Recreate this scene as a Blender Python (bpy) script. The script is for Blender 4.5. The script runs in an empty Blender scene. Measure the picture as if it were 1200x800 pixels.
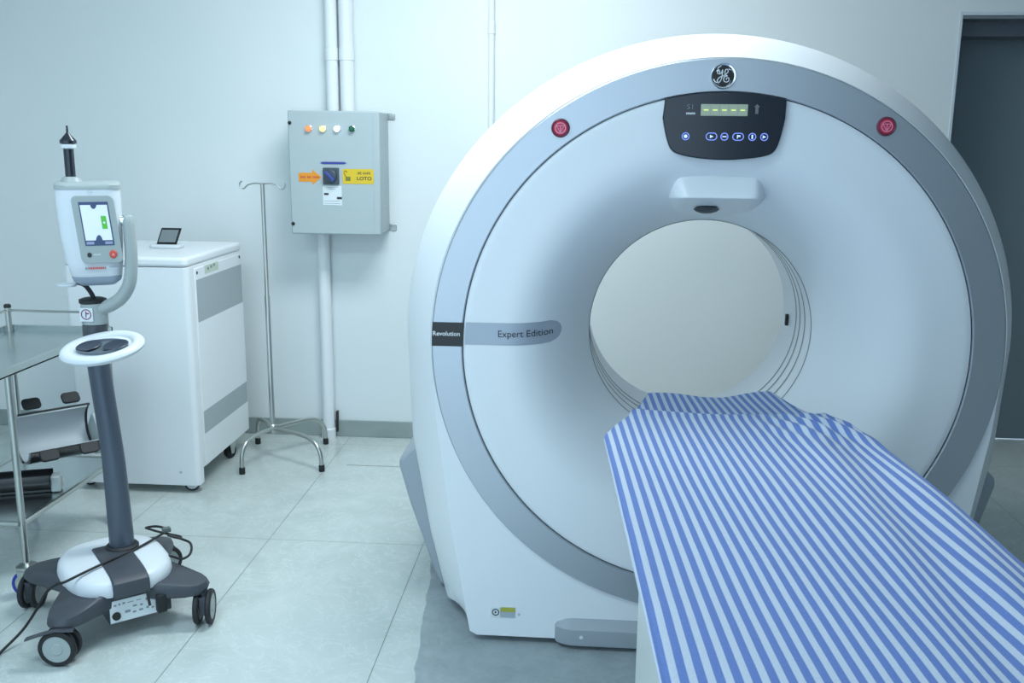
import bpy, bmesh, math, random
from math import sin, cos, pi, radians, hypot, atan2, sqrt
from mathutils import Vector, Matrix
random.seed(7)
SC = bpy.context.scene
COL = SC.collection

# ------------------------------------------------------------------ camera
th, ps, ro = .2069, .0739, -.0098
Rx = Matrix(((1, 0, 0), (0, cos(th), sin(th)), (0, -sin(th), cos(th))))
Rz = Matrix(((cos(ps), -sin(ps), 0), (sin(ps), cos(ps), 0), (0, 0, 1)))
Ry = Matrix(((cos(ro), 0, sin(ro)), (0, 1, 0), (-sin(ro), 0, cos(ro))))
R = Rz @ Rx @ Ry
rt, fw, up = R.col[0], R.col[1], R.col[2]
cam = bpy.data.objects.new('camera', bpy.data.cameras.new('camera'))
COL.objects.link(cam)
cam.matrix_world = Matrix(((rt[0], up[0], -fw[0], 0), (rt[1], up[1], -fw[1], 0),
                           (rt[2], up[2], -fw[2], 1.54), (0, 0, 0, 1)))
cam.data.sensor_width = 36
cam.data.lens = 1131.8 / 1200 * 36
cam.data.clip_start = .02
SC.camera = cam

# ------------------------------------------------------------------ world, lights, exposure
SC.view_settings.view_transform = 'Standard'
SC.view_settings.look = 'None'
SC.view_settings.gamma = 1
SC.view_settings.exposure = 0.22
SC.view_settings.use_curve_mapping = False
W = bpy.data.worlds.new('world'); SC.world = W
W.use_nodes = True
W.node_tree.nodes['Background'].inputs[0].default_value = (.56, .76, .94, 1)
W.node_tree.nodes['Background'].inputs[1].default_value = 2.0


def area(name, loc, sx, sy, power, col=(.80, .93, 1.0), rot=(0, 0, 0)):
    l = bpy.data.lights.new(name, 'AREA')
    l.shape = 'RECTANGLE'; l.size = sx; l.size_y = sy
    l.energy = power; l.color = col
    o = bpy.data.objects.new(name, l); COL.objects.link(o)
    o.location = loc; o.rotation_euler = rot
    return o


area('ceiling_panel_light', (-.35, 3.35, 2.83), 1.15, .55, 44, (.86, .96, 1.0))
area('ceiling_panel_light', (-1.3, 1.3, 2.83), 1.15, .55, 30, (.70, .90, 1.0))
area('ceiling_panel_light', (.7, .2, 2.83), 1.15, .55, 3, (.74, .91, 1.0))


# ------------------------------------------------------------------ materials
def mat(name, col, rough=.5, metal=0.0, emit=None, es=1.0, bump=None, spec=.5, coat=0):
    m = bpy.data.materials.new(name); m.use_nodes = True
    nt = m.node_tree; b = nt.nodes['Principled BSDF']
    b.inputs['Base Color'].default_value = (*col, 1)
    b.inputs['Roughness'].default_value = rough
    b.inputs['Metallic'].default_value = metal
    b.inputs['Specular IOR Level'].default_value = spec
    b.inputs['Coat Weight'].default_value = coat
    if emit:
        b.inputs['Emission Color'].default_value = (*emit, 1)
        b.inputs['Emission Strength'].default_value = es
    if bump:
        sc, st = bump
        n = nt.nodes.new('ShaderNodeTexNoise'); n.inputs['Scale'].default_value = sc
        n.inputs['Detail'].default_value = 3
        tc = nt.nodes.new('ShaderNodeTexCoord'); nt.links.new(tc.outputs['Object'], n.inputs['Vector'])
        bp = nt.nodes.new('ShaderNodeBump'); bp.inputs['Strength'].default_value = st
        bp.inputs['Distance'].default_value = .002
        nt.links.new(n.outputs['Fac'], bp.inputs['Height'])
        nt.links.new(bp.outputs['Normal'], b.inputs['Normal'])
    return m


def s2l(r, g, b):
    f = lambda c: (c / 255 / 12.92) if c <= 10 else ((c / 255 + .055) / 1.055) ** 2.4
    return (f(r), f(g), f(b))


WHITE = mat('gantry_white', (.80, .83, .86), .38, bump=(9, .03))
FACE = mat('face_white', (.80, .83, .86), .42)
SILVER = mat('silver_band', (.50, .54, .585), .38, .8)
COVER = mat('cover_grey', (.34, .38, .42), .45)
NAVY = mat('navy_gloss', (.016, .022, .032), .18)
BLACK = mat('black_gloss', (.004, .005, .006), .2)
RUBBER = mat('black_rubber', (.012, .014, .016), .6)
GROOVE = mat('groove_grey', (.28, .31, .30), .6)
STEEL = mat('stainless', (.50, .52, .50), .28, 1.0)
TRAY = mat('brushed_tray', (.55, .60, .60), .24, 1.0)
CHROME = mat('chrome', (.75, .78, .80), .12, 1.0)
PVC = mat('pvc_white', (.78, .81, .83), .35)
CABW = mat('cabinet_white', (.80, .83, .85), .4)
VENTM = mat('vent_grey', (.50, .55, .57), .6)
EBOX = mat('enclosure_grey', (.42, .49, .505), .45, bump=(60, .05))
PLAST_D = mat('dark_plastic', (.052, .060, .074), .45)
POST = mat('post_slate', (.085, .105, .14), .32, .35)
PLAST_G = mat('light_grey_plastic', (.36, .41, .41), .4)
PLAST_W = mat('white_plastic', (.68, .72, .76), .35)
BLUE = mat('blue_wheel', (.02, .045, .33), .45)
RED = mat('red', (.55, .03, .08), .35)
PINK = mat('pink_mark', (.85, .30, .42), .5)
ORANGE = mat('orange', (.80, .30, .02), .5)
YELLOW = mat('yellow', (.72, .50, .02), .5)
TEXTD = mat('dark_print', (.03, .035, .04), .6)
TEXTR = mat('red_print', (.55, .08, .06), .6)
TEXTG = mat('grey_print', (.25, .29, .33), .6)
TEXTW = mat('white_print', (.80, .82, .84), .5)
LABELW = mat('label_white', (.70, .76, .78), .5)
DOORM = mat('door_grey', (.17, .215, .245), .5, bump=(40, .03))
FRAMEM = mat('frame_grey', (.13, .15, .18), .5)
GLOWB = mat('blue_glow', (.1, .15, .5), .4, emit=(.22, .34, 1.0), es=.75)
GLOWG = mat('dash_glow', (.4, .5, .1), .4, emit=(.70, .85, .22), es=.85)
LCD = mat('lcd', (.22, .27, .22), .35, emit=(.20, .26, .20), es=.5)
DIMW = mat('dim_print', (.16, .17, .18), .5)
LAMP_O = mat('lamp_orange', (.8, .2, .05), .3, emit=(1, .22, .08), es=.8)
LAMP_Y = mat('lamp_yellow', (.8, .6, .1), .3, emit=(1, .80, .30), es=1.3)
LAMP_W = mat('lamp_blue_white', (.7, .8, 1), .3, emit=(.75, .88, 1), es=1.6)
LAMP_G = mat('lamp_green', (.01, .12, .06), .25)
SCREENM = mat('screen_lit', (.6, .66, .74), .3, emit=(.50, .62, .78), es=.35)
GREENB = mat('green_bar', (.06, .35, .04), .4, emit=(.10, .45, .05), es=.35)
SCRBLUE = mat('screen_blue', (.05, .08, .18), .4)
GLASSD = mat('dark_glass', (.05, .06, .065), .12)
LCDG = mat('lcd_grey', (.19, .22, .23), .3)
LININGM = mat('holder_grey', (.42, .46, .48), .5)
SHELLD = mat('carbon_shell', (.022, .024, .026), .28)


def nmat(name, build):
    m = bpy.data.materials.new(name); m.use_nodes = True
    build(m.node_tree, m.node_tree.nodes['Principled BSDF']); return m


def math_node(nt, op, a, b=None, c=None):
    n = nt.nodes.new('ShaderNodeMath'); n.operation = op
    for i, v in enumerate((a, b, c)):
        if v is None: continue
        if hasattr(v, 'links') or hasattr(v, 'is_output'): nt.links.new(v, n.inputs[i])
        else: n.inputs[i].default_value = v
    return n.outputs[0]


def mix_node(nt, fac, a, b):
    n = nt.nodes.new('ShaderNodeMix'); n.data_type = 'RGBA'
    for s, v in ((n.inputs['Factor'], fac), (n.inputs['A'], a), (n.inputs['B'], b)):
        if hasattr(v, 'is_output'): nt.links.new(v, s)
        elif isinstance(v, tuple): s.default_value = (*v, 1)
        else: s.default_value = v
    return n.outputs['Result']


def noise(nt, vec, scale, detail=4, dist=0, rough=.5):
    n = nt.nodes.new('ShaderNodeTexNoise'); n.inputs['Scale'].default_value = scale
    n.inputs['Detail'].default_value = detail; n.inputs['Distortion'].default_value = dist
    n.inputs['Roughness'].default_value = rough
    nt.links.new(vec, n.inputs['Vector']); return n.outputs['Fac']


def ramp(nt, fac, p0, c0, p1, c1):
    n = nt.nodes.new('ShaderNodeValToRGB')
    n.color_ramp.elements[0].position = p0; n.color_ramp.elements[0].color = (*c0, 1)
    n.color_ramp.elements[1].position = p1; n.color_ramp.elements[1].color = (*c1, 1)
    nt.links.new(fac, n.inputs[0]); return n.outputs[0]


def floor_build(nt, b):
    g = nt.nodes.new('ShaderNodeNewGeometry'); sep = nt.nodes.new('ShaderNodeSeparateXYZ')
    pos = g.outputs['Position']; nt.links.new(pos, sep.inputs[0])
    X, Yy = sep.outputs[0], sep.outputs[1]

    def joint(c, off, period, w):
        t = math_node(nt, 'DIVIDE', math_node(nt, 'SUBTRACT', c, off), period)
        f = math_node(nt, 'FRACT', t)
        d = math_node(nt, 'ABSOLUTE', math_node(nt, 'SUBTRACT', f, .5))
        return math_node(nt, 'GREATER_THAN', d, .5 - w / period / 2)
    j = math_node(nt, 'MAXIMUM', joint(X, -1.2, .606, .0028), joint(Yy, 3.455, 1.2, .0030))
    seg = math_node(nt, 'MULTIPLY', math_node(nt, 'LESS_THAN', math_node(nt, 'ABSOLUTE', math_node(nt, 'SUBTRACT', Yy, 4.345)), .004),
                    math_node(nt, 'LESS_THAN', math_node(nt, 'ABSOLUTE', math_node(nt, 'SUBTRACT', X, -.75)), .36))
    j = math_node(nt, 'MAXIMUM', j, seg)
    v1 = noise(nt, pos, 2.3, 6, 1.6, .6)
    v2 = noise(nt, pos, 7.0, 5, 2.2, .6)
    vein = math_node(nt, 'ABSOLUTE', math_node(nt, 'SUBTRACT', v2, .5))
    tile = ramp(nt, v1, .30, (.47, .53, .515), .72, (.58, .635, .62))
    tile = mix_node(nt, math_node(nt, 'MULTIPLY', math_node(nt, 'LESS_THAN', vein, .014), .35), tile, (.68, .73, .72))
    tile = mix_node(nt, j, tile, (.19, .22, .19))
    # rough grey screed strip left around the scanner
    edge = math_node(nt, 'ADD', math_node(nt, 'MULTIPLY', math_node(nt, 'SUBTRACT', Yy, 2.5), -.09), math_node(nt, 'ADD', -.462, math_node(nt, 'MULTIPLY', math_node(nt, 'SUBTRACT', noise(nt, pos, 9, 3), .5), .03)))
    inx = math_node(nt, 'MULTIPLY', math_node(nt, 'GREATER_THAN', X, edge), math_node(nt, 'LESS_THAN', X, 1.25))
    iny = math_node(nt, 'MULTIPLY', math_node(nt, 'LESS_THAN', Yy, 3.85), math_node(nt, 'GREATER_THAN', Yy, .3))
    scr = math_node(nt, 'MULTIPLY', inx, iny)
    n3 = noise(nt, pos, 16, 7, .8, .7)
    screed = ramp(nt, n3, .32, (.30, .35, .37), .72, (.40, .45, .47))
    col = mix_node(nt, scr, tile, screed)
    nt.links.new(col, b.inputs['Base Color'])
    r = math_node(nt, 'ADD', .16, math_node(nt, 'MULTIPLY', scr, .45))
    nt.links.new(math_node(nt, 'ADD', r, math_node(nt, 'MULTIPLY', j, .3)), b.inputs['Roughness'])
    bp = nt.nodes.new('ShaderNodeBump'); bp.inputs['Strength'].default_value = .25; bp.inputs['Distance'].default_value = .003
    hgt = math_node(nt, 'SUBTRACT', math_node(nt, 'MULTIPLY', math_node(nt, 'MULTIPLY', n3, scr), .6), j)
    nt.links.new(hgt, bp.inputs['Height']); nt.links.new(bp.outputs['Normal'], b.inputs['Normal'])


FLOOR = nmat('polished_tile_floor', floor_build)


def wall_build(nt, b):
    g = nt.nodes.new('ShaderNodeNewGeometry'); pos = g.outputs['Position']
    n = noise(nt, pos, .9, 4, .5)
    nt.links.new(ramp(nt, n, .3, (.70, .755, .765), .7, (.76, .795, .795)), b.inputs['Base Color'])
    b.inputs['Roughness'].default_value = .55
    bp = nt.nodes.new('ShaderNodeBump'); bp.inputs['Strength'].default_value = .05; bp.inputs['Distance'].default_value = .004
    nt.links.new(noise(nt, pos, 30, 4), bp.inputs['Height']); nt.links.new(bp.outputs['Normal'], b.inputs['Normal'])


WALL = nmat('painted_plaster', wall_build)
CEIL = mat('ceiling_white', (.75, .79, .80), .8)


def skirt_build(nt, b):
    g = nt.nodes.new('ShaderNodeNewGeometry'); pos = g.outputs['Position']
    n = noise(nt, pos, 4, 5, 1)
    nt.links.new(ramp(nt, n, .3, (.25, .31, .30), .7, (.32, .37, .36)), b.inputs['Base Color'])
    b.inputs['Roughness'].default_value = .3


SKIRT = nmat('skirting_tile', skirt_build)


def sheet_build(nt, b):
    uv = nt.nodes.new('ShaderNodeUVMap'); uv.uv_map = 'UVMap'
    sep = nt.nodes.new('ShaderNodeSeparateXYZ'); nt.links.new(uv.outputs[0], sep.inputs[0])
    tc = nt.nodes.new('ShaderNodeTexCoord')
    nz = noise(nt, tc.outputs['Object'], 6, 3)
    u = math_node(nt, 'ADD', sep.outputs[0], math_node(nt, 'MULTIPLY', math_node(nt, 'SUBTRACT', nz, .5), .10))
    f = math_node(nt, 'FRACT', u)
    d = math_node(nt, 'ABSOLUTE', math_node(nt, 'SUBTRACT', f, .5))
    mr = nt.nodes.new('ShaderNodeMapRange'); mr.inputs['From Min'].default_value = .235; mr.inputs['From Max'].default_value = .295
    nt.links.new(d, mr.inputs['Value'])
    weave = noise(nt, tc.outputs['Object'], 320, 2)
    wb = mix_node(nt, weave, (.062, .130, .37), (.11, .195, .48))
    ww = mix_node(nt, weave, (.37, .44, .55), (.50, .57, .67))
    nt.links.new(mix_node(nt, mr.outputs[0], wb, ww), b.inputs['Base Color'])
    b.inputs['Roughness'].default_value = .85
    b.inputs['Sheen Weight'].default_value = .15
    bp = nt.nodes.new('ShaderNodeBump'); bp.inputs['Strength'].default_value = .15; bp.inputs['Distance'].default_value = .001
    nt.links.new(weave, bp.inputs['Height']); nt.links.new(bp.outputs['Normal'], b.inputs['Normal'])


SHEET = nmat('striped_cotton', sheet_build)


def vent_build(nt, b):
    tc = nt.nodes.new('ShaderNodeTexCoord'); v = nt.nodes.new('ShaderNodeTexVoronoi')
    v.inputs['Scale'].default_value = 420; nt.links.new(tc.outputs['Object'], v.inputs['Vector'])
    nt.links.new(ramp(nt, v.outputs['Distance'], .1, (.34, .39, .41), .6, (.40, .45, .47)), b.inputs['Base Color'])
    b.inputs['Roughness'].default_value = .6


VENTP = nmat('perforated_vent', vent_build)


# ------------------------------------------------------------------ mesh helpers
class MB:
    def __init__(s): s.v = []; s.f = []; s.uv = None

    def add(s, vs, fs):
        o = len(s.v); s.v += [tuple(v) for v in vs]; s.f += [tuple(i + o for i in f) for f in fs]; return s

    def box(s, x0, x1, y0, y1, z0, z1):
        return s.add([(x0, y0, z0), (x1, y0, z0), (x1, y1, z0), (x0, y1, z0), (x0, y0, z1), (x1, y0, z1), (x1, y1, z1), (x0, y1, z1)],
                     [(0, 3, 2, 1), (4, 5, 6, 7), (0, 1, 5, 4), (1, 2, 6, 5), (2, 3, 7, 6), (3, 0, 4, 7)])

    def loft(s, loops, closed=True, cap0=True, cap1=True):
        n = len(loops[0]); vs = [p for l in loops for p in l]; fs = []
        for i in range(len(loops) - 1):
            for j in range(n if closed else n - 1):
                k = (j + 1) % n
                fs.append((i * n + j, i * n + k, (i + 1) * n + k, (i + 1) * n + j))
        if cap0: fs.append(tuple(reversed(range(n))))
        if cap1: fs.append(tuple((len(loops) - 1) * n + j for j in range(n)))
        return s.add(vs, fs)

    def lathe(s, prof, c=(0, 0, 0), axis='Z', n=48, cap=True, closed=False):
        """prof: (r, h) pairs; axis letter gives the direction of h"""
        loops = []
        for r, h in prof:
            l = []
            for i in range(n):
                a = 2 * pi * i / n
                p = {'Z': (r * cos(a), r * sin(a), h), 'Y': (r * cos(a), h, r * sin(a)), 'X': (h, r * cos(a), r * sin(a))}[axis]
                l.append((p[0] + c[0], p[1] + c[1], p[2] + c[2]))
            loops.append(l)
        if closed: loops.append(loops[0])
        return s.loft(loops, True, cap and not closed, cap and not closed)

    def tube(s, pts, r, n=12, cap=True):
        pts = [Vector(p) for p in pts]; loops = []
        t0 = (pts[1] - pts[0]).normalized()
        ref = Vector((0, 0, 1)) if abs(t0.z) < .9 else Vector((1, 0, 0))
        nrm = (ref - t0 * ref.dot(t0)).normalized()
        for i, p in enumerate(pts):
            a = pts[max(i - 1, 0)]; b = pts[min(i + 1, len(pts) - 1)]
            t = (b - a).normalized()
            nrm = (nrm - t * nrm.dot(t)).normalized(); bn = t.cross(nrm)
            rr = r[i] if isinstance(r, (list, tuple)) else r
            ra, rb = rr if isinstance(rr, tuple) else (rr, rr)
            loops.append([tuple(p + nrm * ra * cos(2 * pi * k / n) + bn * rb * sin(2 * pi * k / n)) for k in range(n)])
        return s.loft(loops, True, cap, cap)

    def prism(s, poly, plane, d0, d1):
        """poly in 2D: plane 'XZ' extruded along Y, 'XY' along Z, 'YZ' along X"""
        m = {'XZ': lambda a, b, d: (a, d, b), 'XY': lambda a, b, d: (a, b, d), 'YZ': lambda a, b, d: (d, a, b)}[plane]
        return s.loft([[m(a, b, d0) for a, b in poly], [m(a, b, d1) for a, b in poly]])

    def xf(s, fn): s.v = [tuple(fn(Vector(v))) for v in s.v]; return s

    def build(s, name, m, parent=None, bevel=0, seg=3, smooth=True, ang=35, sub=0, solid=0):
        me = bpy.data.meshes.new(name); me.from_pydata(s.v, [], s.f); me.update()
        bm = bmesh.new(); bm.from_mesh(me)
        bmesh.ops.recalc_face_normals(bm, faces=bm.faces[:]); bm.to_mesh(me); bm.free()
        if smooth:
            me.shade_smooth(); me.set_sharp_from_angle(angle=radians(ang))
        me.materials.append(m)
        o = bpy.data.objects.new(name, me); COL.objects.link(o)
        if parent:
            o.parent = parent
            off = Vector(parent.get('_o', (0, 0, 0)))
            me.transform(Matrix.Translation(-off)); o['_o'] = tuple(off)
        if solid:
            md = o.modifiers.new('s', 'SOLIDIFY'); md.thickness = solid; md.offset = -1
        if bevel:
            md = o.modifiers.new('b', 'BEVEL'); md.width = bevel; md.segments = seg; md.limit_method = 'ANGLE'; md.angle_limit = radians(40)
        if sub:
            md = o.modifiers.new('u', 'SUBSURF'); md.levels = sub; md.render_levels = sub
        return o


def spline(pts, n=8):
    P = [Vector(p) for p in pts]; P = [2 * P[0] - P[1]] + P + [2 * P[-1] - P[-2]]; out = []
    for i in range(1, len(P) - 2):
        a, b, c, d = P[i - 1:i + 3]
        for k in range(n):
            t = k / n
            out.append(.5 * ((2 * b) + (c - a) * t + (2 * a - 5 * b + 4 * c - d) * t * t + (3 * b - a - 3 * c + d) * t ** 3))
    out.append(P[-2]); return out


def interp(x, pts):
    if x <= pts[0][0]: return pts[0][1]
    for (a, b), (c, d) in zip(pts, pts[1:]):
        if x <= c: return b + (d - b) * (x - a) / (c - a)
    return pts[-1][1]


def thing(name, label, cat, loc=(0, 0, 0), group=None):
    o = bpy.data.objects.new(name, None); COL.objects.link(o)
    o.location = loc; o.empty_display_size = .1
    o['label'] = label; o['category'] = cat; o['_o'] = tuple(loc)
    if group: o['group'] = group
    return o


def tag(o, label, cat, group=None):
    o['label'] = label; o['category'] = cat
    if group: o['group'] = group
    return o


def struct(o): o['kind'] = 'structure'; return o


def rrect(x0, x1, z0, z1, r, n=6):
    out = []
    for cx_, cz_, a0 in ((x1 - r, z1 - r, 0), (x0 + r, z1 - r, 90), (x0 + r, z0 + r, 180), (x1 - r, z0 + r, 270)):
        for k in range(n + 1):
            a = radians(a0 + 90 * k / n); out.append((cx_ + r * cos(a), cz_ + r * sin(a)))
    return out


def text(body, size, name, m, parent, place, extrude=.0008, align='CENTER', sx=1.0, bold=0):
    """place maps text plane coordinates (x, y, depth) to world"""
    c = bpy.data.curves.new(name, 'FONT'); c.body = body; c.size = size; c.align_x = align; c.align_y = 'CENTER'
    c.extrude = extrude; c.offset = bold; c.resolution_u = 3
    o = bpy.data.objects.new(name, c); COL.objects.link(o)
    dg = bpy.context.evaluated_depsgraph_get()
    me = bpy.data.meshes.new_from_object(o.evaluated_get(dg))
    bpy.data.objects.remove(o); bpy.data.curves.remove(c)
    off = Vector(parent.get('_o', (0, 0, 0)))
    for v in me.vertices: v.co = Vector(place(v.co.x * sx, v.co.y, v.co.z)) - off
    me.name = name; me.materials.clear(); me.materials.append(m)
    t = bpy.data.objects.new(name, me); COL.objects.link(t); t.parent = parent; t['_o'] = tuple(off)
    return t


# ------------------------------------------------------------------ the room
WY = 4.80
struct(MB().box(-3.3, 3.6, -1.6, 5.3, -.1, 0).build('floor', FLOOR, smooth=False))
struct(MB().box(-3.3, 3.6, -1.6, 5.3, 2.9, 3.0).build('ceiling', CEIL, smooth=False))
wb = MB().box(-3.3, 1.71, WY, 5.14, 0, 2.9).box(1.71, 2.85, WY, 5.14, 2.115, 2.9).box(2.85, 3.6, WY, 5.14, 0, 2.9)
struct(wb.build('wall_back', WALL, smooth=False))
struct(MB().box(-3.4, -3.3, -1.6, 5.3, 0, 2.9).build('wall_left', WALL, smooth=False))
struct(MB().box(3.6, 3.7, -1.6, 5.3, 0, 2.9).build('wall_right', mat('wall_right_grey', (.30, .34, .36), .6), smooth=False))
struct(MB().box(.9, 3.6, -1.7, -1.6, 0, 2.9).build('front_light_block', bpy.data.materials['wall_right_grey'], smooth=False))  # added out of view to darken the right side and the ring's reflection
struct(MB().box(-3.3, 1.71, WY - .012, WY, 0, .088).build('baseboard_back', SKIRT, bevel=.003))
struct(MB().box(-3.3, -3.288, -1.6, WY - .012, 0, .088).build('baseboard_left', SKIRT, bevel=.003))
d = struct(MB().box(1.74, 2.82, 5.10, 5.14, .008, 2.04).build('door_1', DOORM, bevel=.004))
struct(MB().box(1.71, 1.745, 4.93, 5.14, 0, 2.1).box(2.815, 2.85, 4.93, 5.14, 0, 2.1).box(1.71, 2.85, 4.93, 5.14, 2.035, 2.1)
       .build('trim_1', FRAMEM, bevel=.003))
struct(MB().box(1.71, 2.85, WY + .001, 4.93, 2.10, 2.115).build('trim_2', mat('soffit_grey', (.17, .19, .22), .5), bevel=.002))
struct(MB().box(1.697, 1.711, WY - .004, WY + .02, 0, 2.115).box(1.697, 2.86, WY - .004, WY + .02, 2.115, 2.13).build('trim_3', mat('corner_bead', (.62, .68, .72), .5), bevel=.002))
# lamp fixtures above the picture
for i, (x, y) in enumerate(((-.35, 3.35), (-1.3, 1.3), (.7, .2))):
    t = thing('ceiling_light', ['flush ceiling panel light over the scanner', 'flush ceiling panel light nearest the left wall', 'flush ceiling panel light over the foot of the patient table'][i], 'ceiling light', (x, y, 2.9))
    MB().box(x - .62, x - .58, y - .32, y + .32, 2.84, 2.9).box(x + .58, x + .62, y - .32, y + .32, 2.84, 2.9) \
        .box(x - .58, x + .58, y - .32, y - .28, 2.84, 2.9).box(x - .58, x + .58, y + .28, y + .32, 2.84, 2.9).build('frame', PVC, t)
    MB().box(x - .58, x + .58, y - .28, y + .28, 2.86, 2.88).build('diffuser', PVC, t)

# ------------------------------------------------------------------ CT scanner
CX, CZ = .373, .947
RO, RI, RB = .813, .7227, .351
Y0 = 2.747
G = thing('ct_scanner', 'big white ring-shaped CT scanner gantry with silver band and round bore', 'CT scanner', (CX, 3.2, 0))
N = 288


def half(z, pts): return interp(z, pts)


def ray_outline(a, halfw, rx, rz, zb):
    """polar point of an outline: ellipse above the centre, tapering sides and flat bottom below"""
    dx, dz = cos(a), sin(a)
    if dz >= 0:
        r = 1 / sqrt((dx / rx) ** 2 + (dz / rz) ** 2)
        return CX + r * dx, CZ + r * dz
    lo, hi = 0, 2.0
    for _ in range(30):
        r = (lo + hi) / 2; x, z = r * dx, CZ + r * dz
        if z > zb and abs(x) < half(z, halfw): lo = r
        else: hi = r
    return CX + lo * dx, CZ + lo * dz


SW = [(0, .800), (.02, .806), (.26, .862), (.59, .918), (.95, .93)]
FW = [(0, .692), (.02, .698), (.37, .757), (.72, .803), (.95, .818)]
angs = [2 * pi * i / N for i in range(N)]
out_s = [ray_outline(a, SW, .93, .90, .022) for a in angs]
out_f = [ray_outline(a, FW, .818, .815, .022) for a in angs]


def body_loop(t):
    """t 0 front face edge .. 1 widest"""
    k = .7 * t + .3 * sin(t * pi / 2); yy = 2.752 + .25 * t
    return [(f[0] + (s[0] - f[0]) * k, yy, f[1] + (s[1] - f[1]) * k) for f, s in zip(out_f, out_s)]


loops = [[(CX + (RO - .004) * cos(a), 2.756, CZ + (RO - .004) * sin(a)) for a in angs]]
loops += [[(p[0], 2.7525, p[1]) for p in out_f]]
loops += [body_loop(t / 10) for t in range(1, 11)]
loops += [[(p[0], 3.35, p[1]) for p in out_s]]
for t in range(1, 8):
    k = t / 7
    loops.append([(p[0] + (CX - p[0]) * .16 * (1 - cos(k * pi / 2)), 3.35 + .40 * sin(k * pi / 2), p[1] + (max(CZ, .02) - p[1]) * .13 * (1 - cos(k * pi / 2)) if p[1] > .9 else p[1]) for p in out_s])
back = loops[-1]
loops.append([(CX + .62 * cos(a), 3.752, CZ + .62 * sin(a)) for a in angs])
for r_, y_ in ((.50, 3.745), (.43, 3.70), (.385, 3.62), (.36, 3.54), (RB + .002, 3.50)):
    loops.append([(CX + r_ * cos(a), y_, CZ + r_ * sin(a)) for a in angs])
MB().loft(loops, True, False, False).build('housing', WHITE, G, ang=28)


def YD(r):
    if r >= .62: return 2.750
    return 2.750 + .322 * ((.62 - r) / .269) ** 2.7


prof = [(RI - .0025, 2.775), (RI - .0025, 2.7525), (RI - .005, 2.7505)] + [(r / 1000, YD(r / 1000)) for r in range(700, 350, -7)] + [(RB, 3.075)]
MB().lathe(prof, (CX, 0, CZ), 'Y', 192, False).build('face_cover', FACE, G, ang=40)
MB().lathe([(RI, 2.775), (RI, 2.748), (RI + .003, 2.744), (RO - .004, 2.744), (RO, 2.748), (RO, 2.775)], (CX, 0, CZ), 'Y', 192, False).build('silver_ring', SILVER, G)
MB().lathe([(RI - .006, 2.765), (RI + .002, 2.765)], (CX, 0, CZ), 'Y', 160, False).build('groove', GROOVE, G)
MB().lathe([(RB, 3.07), (RB, 3.51)], (CX, 0, CZ), 'Y', 160, False).build('bore_liner', FACE, G)
for y_ in (3.073, 3.161, 3.234, 3.292):
    w_ = .003 if y_ < 3.1 else .0065
    MB().lathe([(RB - .0006, y_ - w_), (RB - .0012, y_), (RB - .0006, y_ + w_), (RB + .002, y_)], (CX, 0, CZ), 'Y', 128, False, True).build('bore_seam', GROOVE, G)
MB().box(.712, .7225, 3.405, 3.418, .905, .945).build('bore_slot', RUBBER, G, bevel=.002)
# lower grey rear skirt
sk = [(0.0, .845), (.02, .855), (.30, .95), (.43, .985), (.455, .985), (.50, .94), (.52, .90)]
pl = [(CX - w, z + .012) for z, w in sk] + [(CX + w, z + .012) for z, w in reversed(sk)]
MB().prism(pl, 'XZ', 3.10, 3.70).build('rear_skirt', COVER, G, bevel=.012)
# foot cover
fc = [(-.066, .016), (-.066, .078), (-.05, .10), (.79, .10), (.812, .078), (.812, .016)]
sec = []
for y_, z1, inset in ((2.728, .016, .02), (2.722, .022, .012), (2.722, .066, .012), (2.729, .075, .008), (2.775, .103, .0), (2.85, .103, 0)):
    pass
rows = [(.016, 2.724), (.070, 2.724), (.078, 2.728), (.104, 2.775), (.104, 2.86), (.016, 2.86)]
fb = MB()
plan = lambda ins: [(-.066 + ins, 2.86), (-.066 + ins, 2.765), (-.058 + ins, 2.742), (-.035 + ins, 2.728), (-.01, 2.722 + ins * .3), (.75, 2.722 + ins * .3), (.785 - ins, 2.728), (.806 - ins, 2.742), (.812 - ins, 2.765), (.812 - ins, 2.86)]
lp = []
for z_, ins, dy in ((.016, .004, 0), (.020, 0, 0), (.068, 0, 0), (.074, .002, .004), (.102, .006, .045)):
    lp.append([(x, min(y + dy, 2.86), z_) for x, y in plan(ins)])
fb.loft(lp); fb.build('foot_cover', COVER, G, ang=30)
MB().lathe([(0, 2.7205), (.005, 2.7205), (.006, 2.723)], (.02, 0, .045), 'Y', 20, False).build('foot_screw', LABELW, G)
# black slab drawn as the shaded gap under the housing
MB().prism([(CX - .66, 2.80), (CX + .66, 2.80), (CX + .76, 3.0), (CX + .76, 3.66), (CX - .76, 3.66), (CX - .76, 3.0)], 'XY', 0.0, .03).build('gap_shade', RUBBER, G)

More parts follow.
